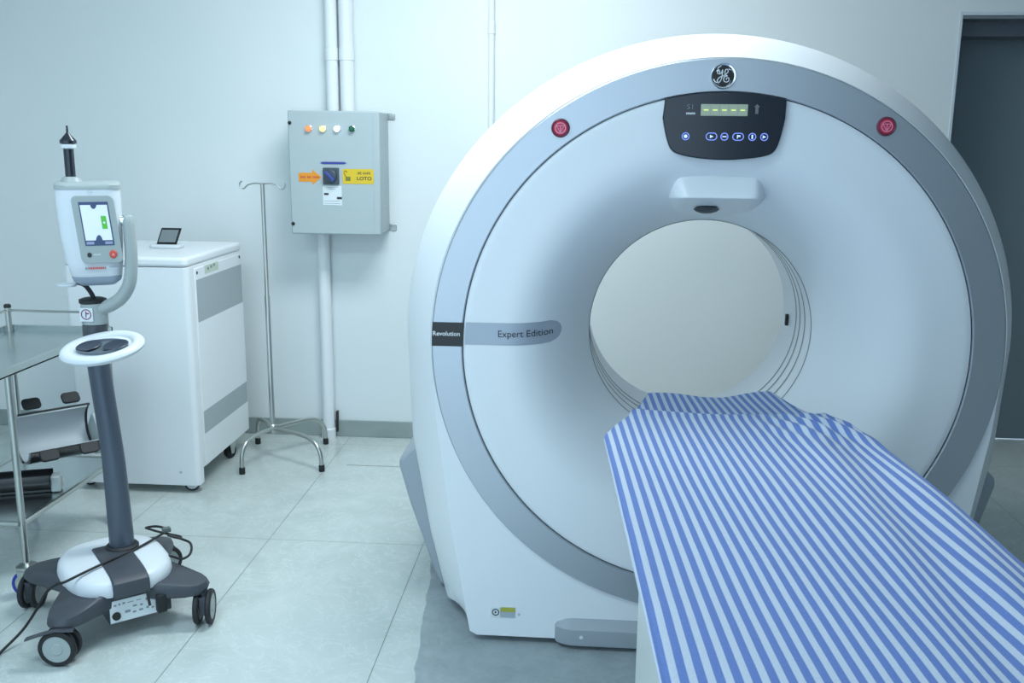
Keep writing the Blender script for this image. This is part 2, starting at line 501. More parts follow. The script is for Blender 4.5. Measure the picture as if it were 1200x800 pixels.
# console
top = [(CX + (RI + .001) * sin(radians(a)), CZ + (RI + .001) * cos(radians(a))) for a in [x * 1.0 for x in range(13, -14, -1)]]
top = [(x, z) for x, z in top if .203 <= x <= .538]
bot = [(.205, 1.60), (.212, 1.565), (.222, 1.532), (.232, 1.514), (.25, 1.503), (.29, 1.494), (.34, 1.489), (.39, 1.488), (.44, 1.492), (.48, 1.498), (.505, 1.507), (.518, 1.524), (.528, 1.56), (.535, 1.60)]
bot = [(p.x, p.y) for p in spline([(a, b, 0) for a, b in bot], 4)]
CP = MB().prism(top + bot, 'XZ', 2.734, 2.77).build('control_console', NAVY, G, bevel=.004)
ds = MB().box(.307, .433, 2.7325, 2.736, 1.606, 1.637).build('display', LCD, CP, bevel=.001)
pz = lambda cx_, cz_, y_: (lambda x, y, z: (cx_ + x, y_ - z, cz_ + y))
for k in range(5):
    x = .321 + k * .0245
    MB().box(x - .0062, x + .0062, 2.7315, 2.7328, 1.6200, 1.6228).build('display_dash', GLOWG, ds)
for k in range(4):
    x = .333 + k * .0245
    MB().box(x - .0004, x + .0004, 2.732, 2.7327, 1.608, 1.635).build('display_divider', LCDG, ds)
text('S1', .019, 'lettering', DIMW, CP, pz(.279, 1.629, 2.733), sx=1.2)
text('mm', .010, 'lettering', LABELW, CP, pz(.280, 1.6125, 2.733), sx=1.6, bold=.0004)
MB().prism([(.457, 1.638), (.449, 1.630), (.453, 1.630), (.453, 1.612), (.461, 1.612), (.461, 1.630), (.465, 1.630)], 'XZ', 2.7325, 2.734).build('arrow_mark', DIMW, CP)


def ring_flat(cx_, cz_, y_, ra, rb, w, n=32, ext=0):
    """flat stadium ring in the XZ plane"""
    def pt(r, k):
        a = 2 * pi * k / n
        x = r * cos(a); x += ext if cos(a) > 1e-6 else -ext if cos(a) < -1e-6 else 0
        return (cx_ + x, cz_ + r * sin(a))
    o = [pt(ra, k) for k in range(n)]; i = [pt(ra - w, k) for k in range(n)]
    m = MB()
    m.loft([[(x, y_, z) for x, z in o], [(x, y_, z) for x, z in i], [(x, y_ + rb, z) for x, z in i], [(x, y_ + rb, z) for x, z in o], [(x, y_, z) for x, z in o]], True, False, False)
    return m


for k, (x, ext, g) in enumerate(((.269, 0, 'dot'), (.339, .005, 'tri'), (.374, 0, 'bar'), (.411, .005, 'p'), (.449, 0, 'i'), (.481, 0, 'tri'))):
    z = 1.551
    bt = ring_flat(x, z, 2.7325, .0105, .002, .0022, ext=ext).build('button', GLOWB, CP)
    m = MB()
    if g == 'dot': m.lathe([(0, 2.7322), (.0048, 2.7322), (.0048, 2.734)], (x, 0, z), 'Y', 16, False)
    elif g == 'tri': m.prism([(x - .004, z - .0045), (x + .005, z), (x - .004, z + .0045)], 'XZ', 2.7322, 2.734)
    elif g == 'bar': m.box(x - .0055, x + .0055, 2.7322, 2.734, z - .0014, z + .0014)
    elif g == 'p': m.box(x - .003, x - .001, 2.7322, 2.734, z - .005, z + .005).box(x - .001, x + .006, 2.7322, 2.734, z - .0005, z + .004)
    else: m.box(x - .002, x + .002, 2.7322, 2.734, z - .0055, z + .0055)
    m.build('button_symbol', mat('symbol_glow', (.5, .6, .9), .4, emit=(.45, .6, 1), es=.8), bt)

# round logo badge
LB = MB().lathe([(0, 2.7385), (.030, 2.7385), (.0325, 2.741), (.0325, 2.746)], (.364, 0, 1.711), 'Y', 48, False).build('logo_badge', BLACK, G)
MB().lathe([(.0285, 2.7375), (.0325, 2.7365), (.0345, 2.740), (.0345, 2.746), (.0285, 2.746)], (.364, 0, 1.711), 'Y', 48, False, True).build('badge_rim', CHROME, LB)
mono = [[(-.0135, .0045), (-.0150, .0090), (-.0120, .0145), (-.0095, .0090), (-.0110, .0050), (-.0060, .0065), (-.0030, .0150), (-.0035, .0020), (-.0055, -.0080), (-.0100, -.0145), (-.0145, -.0120), (-.0125, -.0060), (-.0060, -.0010), (.0000, .0010)],
        [(.0000, .0010), (.0055, .0045), (.0100, .0100), (.0085, .0150), (.0045, .0150), (.0025, .0095), (.0045, .0030), (.0090, .0005), (.0030, -.0010), (.0005, -.0060), (.0020, -.0120), (.0080, -.0140), (.0130, -.0100), (.0120, -.0045), (.0075, -.0045), (.0070, -.0085)]]
mm = MB()
for s_ in mono: mm.tube([(.364 + x * 1.12, 2.738, 1.711 + z * 1.12) for x, z in [tuple(p)[:2] for p in spline([(a, b, 0) for a, b in s_], 5)]], .0013, 6)
mm.build('monogram', TEXTW, LB)
cur = MB()
for k in range(4):
    a0 = radians(45 + 90 * k); pts = [(.364 + r * cos(a0 + d_), 2.738, 1.711 + r * sin(a0 + d_)) for r, d_ in ((.0275, -.5), (.0265, -.15), (.0225, .1), (.0245, .25))]
    cur.tube(spline(pts, 4), [.0016] * 9 + [.0012] * 4, 6)
cur.build('badge_curls', CHROME, LB)
# emergency stops
for x, z in ((-.074, 1.570), (.805, 1.582)):
    es = MB().lathe([(0, 2.734), (.018, 2.734), (.0215, 2.737), (.0215, 2.746)], (x, 0, z), 'Y', 36, False).build('emergency_stop', RED, G)
    MB().lathe([(.0205, 2.735), (.0225, 2.7335), (.0255, 2.737), (.0262, 2.746), (.0205, 2.746)], (x, 0, z), 'Y', 36, False, True).build('stop_bezel', mat('maroon', (.16, .03, .06), .4), es)
    m = ring_flat(x, z, 2.7328, .0150, .0015, .0022)
    for a in (90, 210, 330):
        a1, a2 = radians(a), radians(a + 120)
        m.tube([(x + .0125 * cos(a1 + pi / 3), 2.7335, z + .0125 * sin(a1 + pi / 3)), (x + .0125 * cos(a2 + pi / 3), 2.7335, z + .0125 * sin(a2 + pi / 3))], .001, 6)
    m.box(x - .001, x + .001, 2.7328, 2.7343, z - .009, z + .006)
    m.build('stop_symbol', PINK, es)

# name plate and strip on the left
rad = lambda x, z: hypot(x - CX, z - CZ)


def arc_x(r, z): return CX - sqrt(r * r - (z - CZ) ** 2)


rows_ = 10
zs = [.944 + .071 * k / rows_ for k in range(rows_ + 1)]
m = MB(); m.loft([[(arc_x(RO - .001, z), 2.7425, z), (arc_x(RI, z), 2.7425, z), (arc_x(RI, z), 2.746, z), (arc_x(RO - .001, z), 2.746, z)] for z in zs])
NP = m.build('name_plate', BLACK, G)
text('Revolution', .0185, 'lettering', TEXTW, NP, pz(-.3955, .981, 2.7418), bold=.0002, extrude=.0004)
m = MB(); nx = 44; nz_ = 12; vs = []; fs = []
for i in range(nx + 1):
    for j in range(nz_ + 1):
        zz = .949 + .066 * j / nz_
        xl = arc_x(RI - .008, zz); xr = -.062 - .034 * (1 - sqrt(max(0, 1 - ((zz - .982) / .0331) ** 2)))
        x = xl + (xr - xl) * i / nx
        vs.append((x, YD(rad(x, zz)) - .0012, zz))
for i in range(nx):
    for j in range(nz_):
        a = i * (nz_ + 1) + j; fs.append((a, a + nz_ + 1, a + nz_ + 2, a + 1))
ST = m.add(vs, fs).build('edition_strip', mat('strip_grey', (.40, .45, .52), .4, .2), G, ang=60)
text('Expert Edition', .0285, 'lettering', TEXTD, ST, lambda x, y, z: (-.166 + x, YD(rad(-.166 + x, .982 + y)) - .0020 - z, .982 + y), extrude=.0003, sx=.97)

# sensor housing over the bore
secs = [(2.815, 1.452, .250, .488), (2.786, 1.444, .250, .488), (2.765, 1.415, .258, .486), (2.748, 1.386, .266, .484), (2.749, 1.3815, .267, .483), (2.758, 1.3785, .267, .483), (2.86, 1.352, .262, .488), (2.96, 1.326, .256, .496), (3.065, 1.302, .252, .500)]
lp = []
for y_, z_, a, b in secs:
    row = [(a - .040, y_ + .13, z_ - .004), (a - .014, y_ + .035, z_ - .002), (a + .006, y_ + .004, z_)]
    row += [(a + .02 + (b - a - .04) * k / 6, y_, z_ + .001) for k in range(7)]
    row += [(b - .006, y_ + .004, z_), (b + .014, y_ + .035, z_ - .002), (b + .040, y_ + .13, z_ - .004)]
    lp.append(row)
SH = MB().loft(lp, False, False, False).build('sensor_housing', WHITE, G, sub=2, ang=180)
MB().lathe([(.001, -.012), (.014, -.0105), (.026, -.006), (.032, 0), (.026, .006), (.001, .011)], (0, 0, 0), 'Z', 32, False).xf(lambda v: (v.x * 1.18 + .352, v.y * .75 + 2.868, v.z * 1.0 + 1.344 - v.y * .25)).build('laser_window', GLASSD, SH)

# warning label low on the left
WL = MB().prism(rrect(-.262, -.232, .084, .116, .003), 'XZ', 2.7512, 2.753).build('warning_label', LABELW, G)
ring_flat(-.2465, .1015, 2.7506, .0115, .001, .0032).build('label_ring', TEXTD, WL)
MB().prism([(-.249, .0965), (-.243, .1015), (-.249, .1065)], 'XZ', 2.7506, 2.7515).build('label_symbol', TEXTD, WL)
MB().box(-.231, -.186, 2.7512, 2.753, .104, .118).build('label_band', mat('lime', (.40, .42, .06), .5), WL)
MB().box(-.231, -.186, 2.7512, 2.753, .085, .1035).build('label_text_field', mat('lg', (.40, .45, .50), .5), WL)
MB().lathe([(0, 2.7512), (.004, 2.7512), (.004, 2.753)], (-.174, 0, .096), 'Y', 16, False).build('label_dot', VENTM, WL)

# ------------------------------------------------------------------ patient table
T = thing('patient_table', 'white scanner patient table with narrow cradle tip, mostly under a striped sheet', 'patient table', (.37, 1.2, 0))
ins = [(.174, .26), (.18, .245), (.82, .245), (.83, .26), (.675, 2.14), (.575, 2.42), (.52, 2.62), (.49, 2.655), (.24, 2.655), (.215, 2.61), (.145, 2.40), (.095, 2.17)]
MB().prism(ins, 'XY', .79, .820).build('tabletop', CABW, T, bevel=.012)
MB().prism(rrect(.15, .62, .32, 2.08, .04), 'XY', .70, .79).xf(lambda v: (v.x + .055 * (2.1 - v.y), v.y, v.z)).build('side_rail', COVER, T, bevel=.008)
skw = lambda v: (v.x + .055 * (2.1 - v.y), v.y, v.z)
MB().prism(rrect(.142, .63, .45, 2.095, .03), 'XY', .03, .70).xf(skw).build('pedestal', mat('pedestal_white', (.62, .66, .66), .45), T, bevel=.006)
MB().prism(rrect(.12, .65, .40, 2.13, .03), 'XY', 0, .03).xf(skw).build('base_plate', COVER, T, bevel=.006)

# ------------------------------------------------------------------ striped sheet
LX = lambda y: .058 + .053 * (2.2 - y)
RXf = lambda y: .699 + .085 * (2.17 - y)
Lcut = [(2.205, .058), (2.30, .088), (2.37, .119), (2.50, .152), (2.66, .193)]
Rcut = [(2.17, .699), (2.25, .690), (2.34, .662), (2.447, .613), (2.56, .570), (2.70, .532)]


def lfun(y): return LX(y) if y <= 2.205 else interp(y, Lcut)
def rfun(y): return RXf(y) if y <= 2.17 else interp(y, Rcut)


NU, NV = 150, 230
m = MB(); vs = []; uvs = []; fs = []
hangL, hangR = 5, 10
cols = [-k for k in range(hangL, 0, -1)] + list(range(NU + 1)) + [NU + k for k in range(1, hangR + 1)]
for j in range(NV + 1):
    v = j / NV
    for c in cols:
        u = min(max(c / NU, 0), 1)
        yend = 2.675 + .045 * u + .012 * sin(u * 9)
        y = .24 + (yend - .24) * v
        L, Rr = lfun(y), rfun(y)
        x = L + (Rr - L) * u
        z = .853
        uu = (x - LX(y)) / (RXf(y) - LX(y))
        z -= .006 * sin(pi * u)
        env = max(0, min(1, (u - .55) / .12)) * max(0, min(1, (2.40 - y) / .15))
        z += env * (.0032 * sin((uu * 30) + 3.2 * sin(y * 2.1)) + .003 * sin(uu * 17 - y * 5))
        z += .0018 * sin(uu * 11 + y * 4) * sin(y * 7 + uu * 3)
        # crease and rising tip
        if y > 2.44:
            k = min(1, (y - 2.44) / .02)
            z -= .012 * k; z += (y - 2.46) * .03 * (1 - .7 * sin(pi * u)) * k
        else:
            z += .004 * math.exp(-((2.43 - y) / .02) ** 2)
        # rumpled far right corner
        rb = max(0, min(1, (u - .55) / .3)) * math.exp(-((y - 2.33) / .10) ** 2)
        z += rb * (.012 + .006 * sin(x * 120 + y * 60))
        # far hem turns down
        if v > .985: z -= .02 * ((v - .985) / .015) ** 2
        sh = 0
        sh += env * .17 * sin(uu * 21 + 2.6 * sin(y * 2.6)) + .12 * sin(y * 3 + uu * 5)
        if y > 2.44: sh += (y - 2.44) * 4.5 * (uu - .25)
        edge = .010
        if c < 0:
            k = -c / hangL; hl = .010
            z -= hl * k + .002; x -= .004 * sin(k * pi / 2) - .004 * k
            s_ = -hl * k
        elif c > NU:
            k = (c - NU) / hangR; z -= .12 * k + .002; x += .008 * sin(k * pi) ; s_ = .12 * k
        else: s_ = 0
        du = c / NU
        if 0 < c < 4: z -= .004 * (1 - c / 4) ** 2
        if NU - 4 < c < NU: z -= .004 * (1 - (NU - c) / 4) ** 2
        vs.append((x, y, z)); uvs.append((uu * 28.5 + sh + s_ / .0225 + .25, y))
nc = len(cols)
for j in range(NV):
    for i in range(nc - 1):
        a = j * nc + i; fs.append((a, a + 1, a + nc + 1, a + nc))
# far hem skirt
m.add(vs, fs)
me = bpy.data.meshes.new('bed_sheet'); me.from_pydata(vs, [], fs); me.update()
ul = me.uv_layers.new(name='UVMap')
for l in me.loops: ul.data[l.index].uv = uvs[l.vertex_index]
me.shade_smooth(); me.materials.append(SHEET)
bs = bpy.data.objects.new('bed_sheet', me); COL.objects.link(bs)
md = bs.modifiers.new('s', 'SOLIDIFY'); md.thickness = .0022; md.offset = -1
tag(bs, 'blue and white striped cotton sheet spread over the scanner table', 'sheet')

# ------------------------------------------------------------------ wall conduits
def pipe(label, x, r, z0, z1, coup=(), clips=(), brand=True):
    t = thing('conduit_pipe', label, 'pipe', (x, WY - r, z0))
    MB().lathe([(r, z0), (r, z1)], (x, WY - r - .001, 0), 'Z', 24).build('pipe_run', PVC, t)
    for c in coup: MB().lathe([(r, c - .03), (r + .003, c - .028), (r + .003, c + .028), (r, c + .03)], (x, WY - r - .001, 0), 'Z', 24).build('coupling', PVC, t)
    return t


pipe('white plastic conduit rising from the wall box to the ceiling, left of the pair', -1.240, .030, 1.66, 2.89, (1.93,))
pipe('white plastic conduit rising from the wall box to the ceiling, right of the pair', -1.166, .034, 1.66, 2.89, (1.93,))
pipe('thin white plastic conduit on bare wall just left of the scanner', -.466, .014, 1.1, 2.89, (2.055,))
t = pipe('white plastic conduit running down from the wall box to the floor behind the drip stand', -1.308, .031, .045, 1.085, ())
MB().lathe([(.036, .0), (.036, .05), (.031, .055)], (-1.308, WY - .037, 0), 'Z', 24).build('floor_sleeve', PVC, t)
MB().box(-1.270, -1.262, WY - .03, WY - .002, .03, .14).build('floor_clip', RUBBER, t, bevel=.002)

# ------------------------------------------------------------------ electrical enclosure
EX0, EX1, EZ0, EZ1, EY = -1.412, -.973, 1.080, 1.660, 4.58
E_ = thing('electrical_box', 'grey metal electrical enclosure with pilot lamps and lockout stickers on the back wall', 'electrical box', (-1.19, WY, 1.08))
MB().box(EX0 + .004, EX1 - .002, EY + .025, WY - .001, EZ0 + .004, EZ1 - .004).build('enclosure', EBOX, E_, bevel=.006)
ED = MB().box(EX0, EX1, EY, EY + .022, EZ0, EZ1).build('door', EBOX, E_, bevel=.007)
MB().box(EX1 - .033, EX1 - .029, EY - .001, EY + .004, EZ0 + .004, EZ1 - .004).build('door_seam', mat('seam', (.40, .46, .48), .5), ED)
for x, mm_ in ((-1.310, LAMP_O), (-1.242, LAMP_Y), (-1.174, LAMP_W), (-1.103, LAMP_G)):
    pb = MB().lathe([(.0165, EY), (.0165, EY - .006), (.013, EY - .008)], (x, 0, 1.577), 'Y', 24, False).build('pilot_lamp', CHROME, ED)
    MB().lathe([(.0145, EY - .005), (.0135, EY - .016), (.008, EY - .021), (0, EY - .022)], (x, 0, 1.577), 'Y', 24, False).build('lamp_lens', mm_, pb)
for x, z in ((-1.402, 1.603), (-1.402, 1.129)):
    MB().lathe([(0, EY - .006), (.008, EY - .006), (.009, EY)], (x, 0, z), 'Y', 16, False).build('door_lock', RUBBER, ED)
MB().prism([(-1.262, 1.419), (-1.248, 1.4245), (-1.146, 1.4245), (-1.132, 1.419), (-1.146, 1.4135), (-1.248, 1.4135)], 'XZ', EY - .002, EY).build('blue_mark', mat('indigo', (.045, .06, .30), .5), ED)
SWI = MB().box(-1.247, -1.170, EY - .012, EY, 1.318, 1.397).build('isolator_plate', mat('charcoal_blue', (.055, .075, .095), .4), ED, bevel=.004)
MB().lathe([(.031, EY - .012), (.030, EY - .022), (.025, EY - .026), (0, EY - .026)], (-1.2085, 0, 1.358), 'Y', 32, False).build('rotary_dial', mat('dial', (.05, .07, .10), .35), SWI)
MB().box(-.030, .030, EY - .042, EY - .024, -.007, .007).xf(lambda v: (-1.2085 + v.x * cos(.8) + v.z * sin(.8), v.y, 1.358 - v.x * sin(.8) + v.z * cos(.8))).build('rotary_handle', mat('handle_blue', (.03, .06, .28), .35), SWI, bevel=.003)
AR = MB().prism([(-1.367, 1.330), (-1.367, 1.372), (-1.300, 1.372), (-1.300, 1.388), (-1.256, 1.352), (-1.300, 1.315), (-1.300, 1.330)], 'XZ', EY - .0015, EY).build('arrow_sticker', ORANGE, ED)
for k in range(14):
    if k in (4, 8): continue
    MB().box(-1.358 + k * .0066, -1.3535 + k * .0066, EY - .0022, EY - .0015, 1.347, 1.356).build('printed_mark', TEXTR, AR)
LS = MB().prism(rrect(-1.154, -1.004, 1.322, 1.392, .006), 'XZ', EY - .0015, EY).build('lockout_sticker', YELLOW, ED)
text('BE SAFE', .0165, 'lettering', TEXTD, LS, pz(-1.050, 1.372, EY - .0016), extrude=.0003, bold=.0002, sx=1.1)
text('LOTO', .023, 'lettering', TEXTD, LS, pz(-1.050, 1.347, EY - .0016), extrude=.0003, bold=.0005, sx=1.15)
PD = MB().box(-1.140, -1.116, EY - .0025, EY - .001, 1.336, 1.356).build('padlock_symbol', mat('olive', (.20, .20, .03), .5), LS, bevel=.001)
MB().tube(spline([(-1.137, EY - .002, 1.355), (-1.147, EY - .002, 1.373), (-1.140, EY - .002, 1.383), (-1.131, EY - .002, 1.376)], 5), .0016, 6).build('shackle', mat('olive_dark', (.18, .16, .03), .5), PD)
IL = MB().box(-1.252, -1.160, EY - .0015, EY, 1.220, 1.312).build('instruction_label', LABELW, ED)
MB().box(-1.246, -1.224, EY - .0025, EY - .0015, 1.268, 1.278).build('label_block', TEXTD, IL)
MB().box(-1.184, -1.160, EY - .0025, EY - .0015, 1.249, 1.260).build('label_block', TEXTD, IL)
for z, a, b in ((1.303, -1.235, -1.178), (1.296, -1.225, -1.19), (1.240, -1.246, -1.17), (1.228, -1.246, -1.168)):
    MB().box(a, b, EY - .0022, EY - .0015, z, z + .0016).build('printed_line', TEXTG, IL)
for z in (1.640, 1.100):
    br = MB().box(-.985, -.940, WY - .006, WY - .001, z - .016, z + .016).build('wall_bracket', STEEL, E_, bevel=.003)
    MB().lathe([(0, WY - .016), (.007, WY - .016), (.007, WY - .006)], (-.952, 0, z), 'Y', 12, False).build('bracket_bolt', STEEL, br)
for z in (1.33, 1.21): MB().lathe([(0, .003), (.004, .003), (.004, 0)], (EX1 - .002, EY + .10, z), 'X', 12, False).build('side_rivet', VENTM, E_)

# ------------------------------------------------------------------ drip stand
IX, IY = -1.492, 4.42
I_ = thing('drip_stand', 'slim stainless drip stand with two hooks and four curved feet', 'drip stand', (IX, IY, 0))
MB().lathe([(.0125, .15), (.0125, .80), (.0095, .805), (.0095, 1.325)], (IX, IY, 0), 'Z', 20).build('pole', STEEL, I_)
MB().lathe([(.016, .125), (.02, .13), (.02, .165), (.016, .17)], (IX, IY, 0), 'Z', 20).build('hub', STEEL, I_)
for fx, fy in ((-1.563, 4.172), (-1.206, 4.245), (-1.640, 4.62), (-1.296, 4.653)):
    dx, dy = fx - IX, fy - IY
    pts = [(IX, IY, .148), (IX + dx * .35, IY + dy * .35, .152), (IX + dx * .70, IY + dy * .70, .150), (IX + dx * .88, IY + dy * .88, .13), (IX + dx * .98, IY + dy * .98, .085), (fx, fy, .02)]
    lg = MB().tube(spline(pts, 5), .0105, 12).build('leg', STEEL, I_)
    MB().lathe([(.013, .0), (.014, .002), (.014, .028), (.012, .032)], (fx, fy, 0), 'Z', 16).build('rubber_foot', RUBBER, lg)
for s_ in (-1, 1):
    pts = [(IX, IY, 1.325), (IX + s_ * .04, IY, 1.326), (IX + s_ * .070, IY, 1.318), (IX + s_ * .083, IY, 1.305), (IX + s_ * .095, IY, 1.302), (IX + s_ * .107, IY, 1.313), (IX + s_ * .106, IY, 1.328), (IX + s_ * .096, IY, 1.336)]
    MB().tube(spline(pts, 5), .0036, 8).build('hook', STEEL, I_)

# ------------------------------------------------------------------ white power cabinet
C_ = thing('power_cabinet', 'white metal power cabinet on castors with grey side vents', 'cabinet', (-1.94, 4.2, 0))
CX0, CX1, CY0, CY1 = -2.195, -1.655, 3.90, 4.55
MB().box(CX0 + .005, CX1 - .002, CY0 + .03, CY1, .10, 1.0).build('carcass', CABW, C_, bevel=.006)
MB().prism(rrect(CX0, CX1 + .002, CY0 - .004, CY1 + .004, .028), 'XY', 1.000, 1.040).build('top_cover', CABW, C_, bevel=.012)
fp = MB().prism(rrect(CX0, CX1 + .001, CY0, CY0 + .07, .022), 'XY', .036, .998).build('front_panel', CABW, C_, bevel=.003)
MB().lathe([(0, CY0 - .003), (.006, CY0 - .003), (.006, CY0)], (-1.736, 0, .098), 'Y', 14, False).build('panel_screw', VENTM, fp)
sp = MB().box(CX1 - .004, CX1 + .003, CY0 + .075, CY1 - .012, .105, .985).build('side_panel', CABW, C_, bevel=.003)
VX = CX1 + .0035
for z0, z1 in ((.750, .935), (.250, .352)):
    MB().prism(rrect(3.982, 4.530, z0, z1, .006), 'YZ', VX - .004, VX).build('vent_grille', VENTP, sp)
for y_, z_ in ((3.995, .965), (4.510, .972)):
    MB().lathe([(0, VX + .001), (.007, VX + .001), (.007, VX - .002)], (0, y_, z_), 'X', 14, False).build('panel_lock', RUBBER, sp)
lb = MB().box(VX - .002, VX, 4.08, 4.24, .948, .985).build('rating_label', mat('label_cream', (.55, .62, .52), .5), sp)
for k in range(3): MB().box(VX, VX + .0008, 4.11 + k * .035, 4.13 + k * .035, .962 + .004 * k, .974 + .004 * k).build('label_mark', TEXTG, lb)


def caster(parent, x, y, h, rw, wt, ang, tyre, hub, name='caster', twin=False, top=None, fork=STEEL):
    """swivel caster: fork bracket (mesh), wheel(s) as sub-parts; ang is the rolling direction"""
    ca, sa = cos(ang), sin(ang)
    tr = 0 if twin else -.006
    put = lambda v: Vector((x + v.x * ca - v.y * sa, y + v.x * sa + v.y * ca, v.z))
    m = MB()
    zt = h; gap = wt / 2 + .004
    if twin:
        m.lathe([(.013, rw * 1.1), (.013, zt)], (0, 0, 0), 'Z', 16).box(-rw * .55, rw * .45, -.010, .010, rw * .7, rw * 1.75)
    else:
        m.lathe([(.022, zt - .006), (.024, zt - .003), (.022, zt)], (0, 0, 0), 'Z', 20)
        for s in (-1, 1):
            a, b = s * gap, s * (gap + .003)
            m.add([(-.026, a, zt - .006), (.026, a, zt - .006), (.010 + tr, a, rw - .01), (-.010 + tr, a, rw - .01), (-.026, b, zt - .006), (.026, b, zt - .006), (.010 + tr, b, rw - .01), (-.010 + tr, b, rw - .01)],
                  [(0, 1, 2, 3), (7, 6, 5, 4), (0, 4, 5, 1), (1, 5, 6, 2), (2, 6, 7, 3), (3, 7, 4, 0)])
        m.box(-.024, .024, -gap - .003, gap + .003, zt - .010, zt - .004)
    f = m.xf(put).build(name, fork, parent)
    for off in ((-.019, .019) if twin else (0,)):
        w2 = (.0085 if twin else wt / 2)
        wm = MB().lathe([(rw * .74, off - w2), (rw * .93, off - w2), (rw, off - w2 * .5), (rw, off + w2 * .5), (rw * .93, off + w2), (rw * .74, off + w2)], (tr, 0, rw + .0005), 'Y', 36, True, True).xf(put).build('wheel', tyre, f)
        hm = MB().lathe([(0, off - w2 * 1.1), (rw * .30, off - w2 * 1.1), (rw * .34, off - w2 * .8), (rw * .75, off - w2 * .85), (rw * .75, off + w2 * .85), (rw * .34, off + w2 * .8), (rw * .30, off + w2 * 1.1), (0, off + w2 * 1.1)], (tr, 0, rw + .0005), 'Y', 32).xf(put).build('wheel_hub', hub, f)
    return f


caster(C_, -1.700, 3.945, .10, .034, .024, 0.3, RUBBER, CABW)
caster(C_, -1.700, 4.40, .10, .034, .024, 1.2, RUBBER, RUBBER)
caster(C_, -2.18, 3.97, .10, .034, .024, .2, RUBBER, CABW)
caster(C_, -2.18, 4.47, .10, .034, .024, .5, RUBBER, CABW)

# little display on the cabinet
g = thing('room_thermometer', 'small tilted digital thermometer with dark screen on top of the white cabinet', 'thermometer', (-1.89, 4.235, 1.04))
MB().prism(rrect(-1.958, -1.818, 4.205, 4.285, .02), 'XY', 1.0402, 1.058).build('base', PLAST_W, g, bevel=.006)
sl = MB().box(-.046, .046, -.006, .006, 0, .078).xf(lambda v: (-1.885 + v.x + v.z * .22, 4.236 + v.y + v.z * .35, 1.056 + v.z * .94)).build('screen_frame', BLACK, g, bevel=.003)
MB().box(-.039, .039, -.008, -.0055, .012, .070).xf(lambda v: (-1.885 + v.x + v.z * .22, 4.236 + v.y + v.z * .35, 1.056 + v.z * .94)).build('screen', LCDG, sl)

# ------------------------------------------------------------------ stainless trolley
K = thing('steel_trolley', 'stainless steel two-shelf trolley with blue castors at the left edge', 'trolley', (-2.04, 3.22, 0))
KX0, KX1, KY0, KY1 = -2.27, -1.842, 2.885, 3.60
TY = 2.80
MB().box(KX0, KX1, TY, KY1, .772, .780).box(KX0, KX1, TY, TY + .012, .772, .802).box(KX0, KX1, KY1 - .012, KY1, .772, .802) \
    .box(KX0, KX0 + .012, TY, KY1, .772, .802).box(KX1 - .012, KX1, TY, KY1, .772, .802).build('top_tray', TRAY, K, bevel=.002)
MB().box(KX0 + .02, KX1 - .02, KY0 + .02, KY1 - .02, .262, .268).build('lower_tray', TRAY, K, bevel=.002)
for x in (KX1 - .012, KX0 + .012): MB().tube([(x, KY0 + .03, .262), (x, KY1 - .03, .262)], .010, 12).build('shelf_rail', STEEL, K)
for y in (KY0 + .02, KY1 - .02): MB().tube([(KX0 + .02, y, .262), (KX1 - .02, y, .262)], .010, 12).build('shelf_rail', STEEL, K)
for x in (KX0 + .016, KX1 - .016):
    for y in (KY0 + .03, KY1 - .02):
        ztop = .772 if y < 3 else .872
        p = MB().lathe([(.0115, .118), (.0115, ztop)], (x, y, 0), 'Z', 16).build('post', STEEL, K)
        if y > 3: MB().lathe([(.0135, ztop), (.0135, ztop + .010), (.009, ztop + .014)], (x, y, 0), 'Z', 16).build('post_cap', RUBBER, p)
        MB().lathe([(.013, .10), (.034, .104), (.034, .112), (.014, .122)], (x, y, 0), 'Z', 24).build('post_flange', STEEL, p)
MB().tube([(KX0 + .016, KY1 - .02, .861), (KX1 - .016, KY1 - .02, .861)], .0048, 10).build('guard_rail', STEEL, K)
MB().tube([(KX0 + .016, KY1 - .02, .861), (KX0 + .016, KY0 + .05, .861), (KX0 + .016, KY0 + .03, .80)], .0048, 10).build('guard_rail', STEEL, K)
for x, y, a in ((KX1 - .016, KY0 + .03, .06), (KX1 - .016, KY1 - .02, 1.45), (KX0 + .016, KY0 + .03, .9), (KX0 + .016, KY1 - .02, .3)):
    caster(K, x, y, .105, .046, .030, a, BLUE, STEEL)

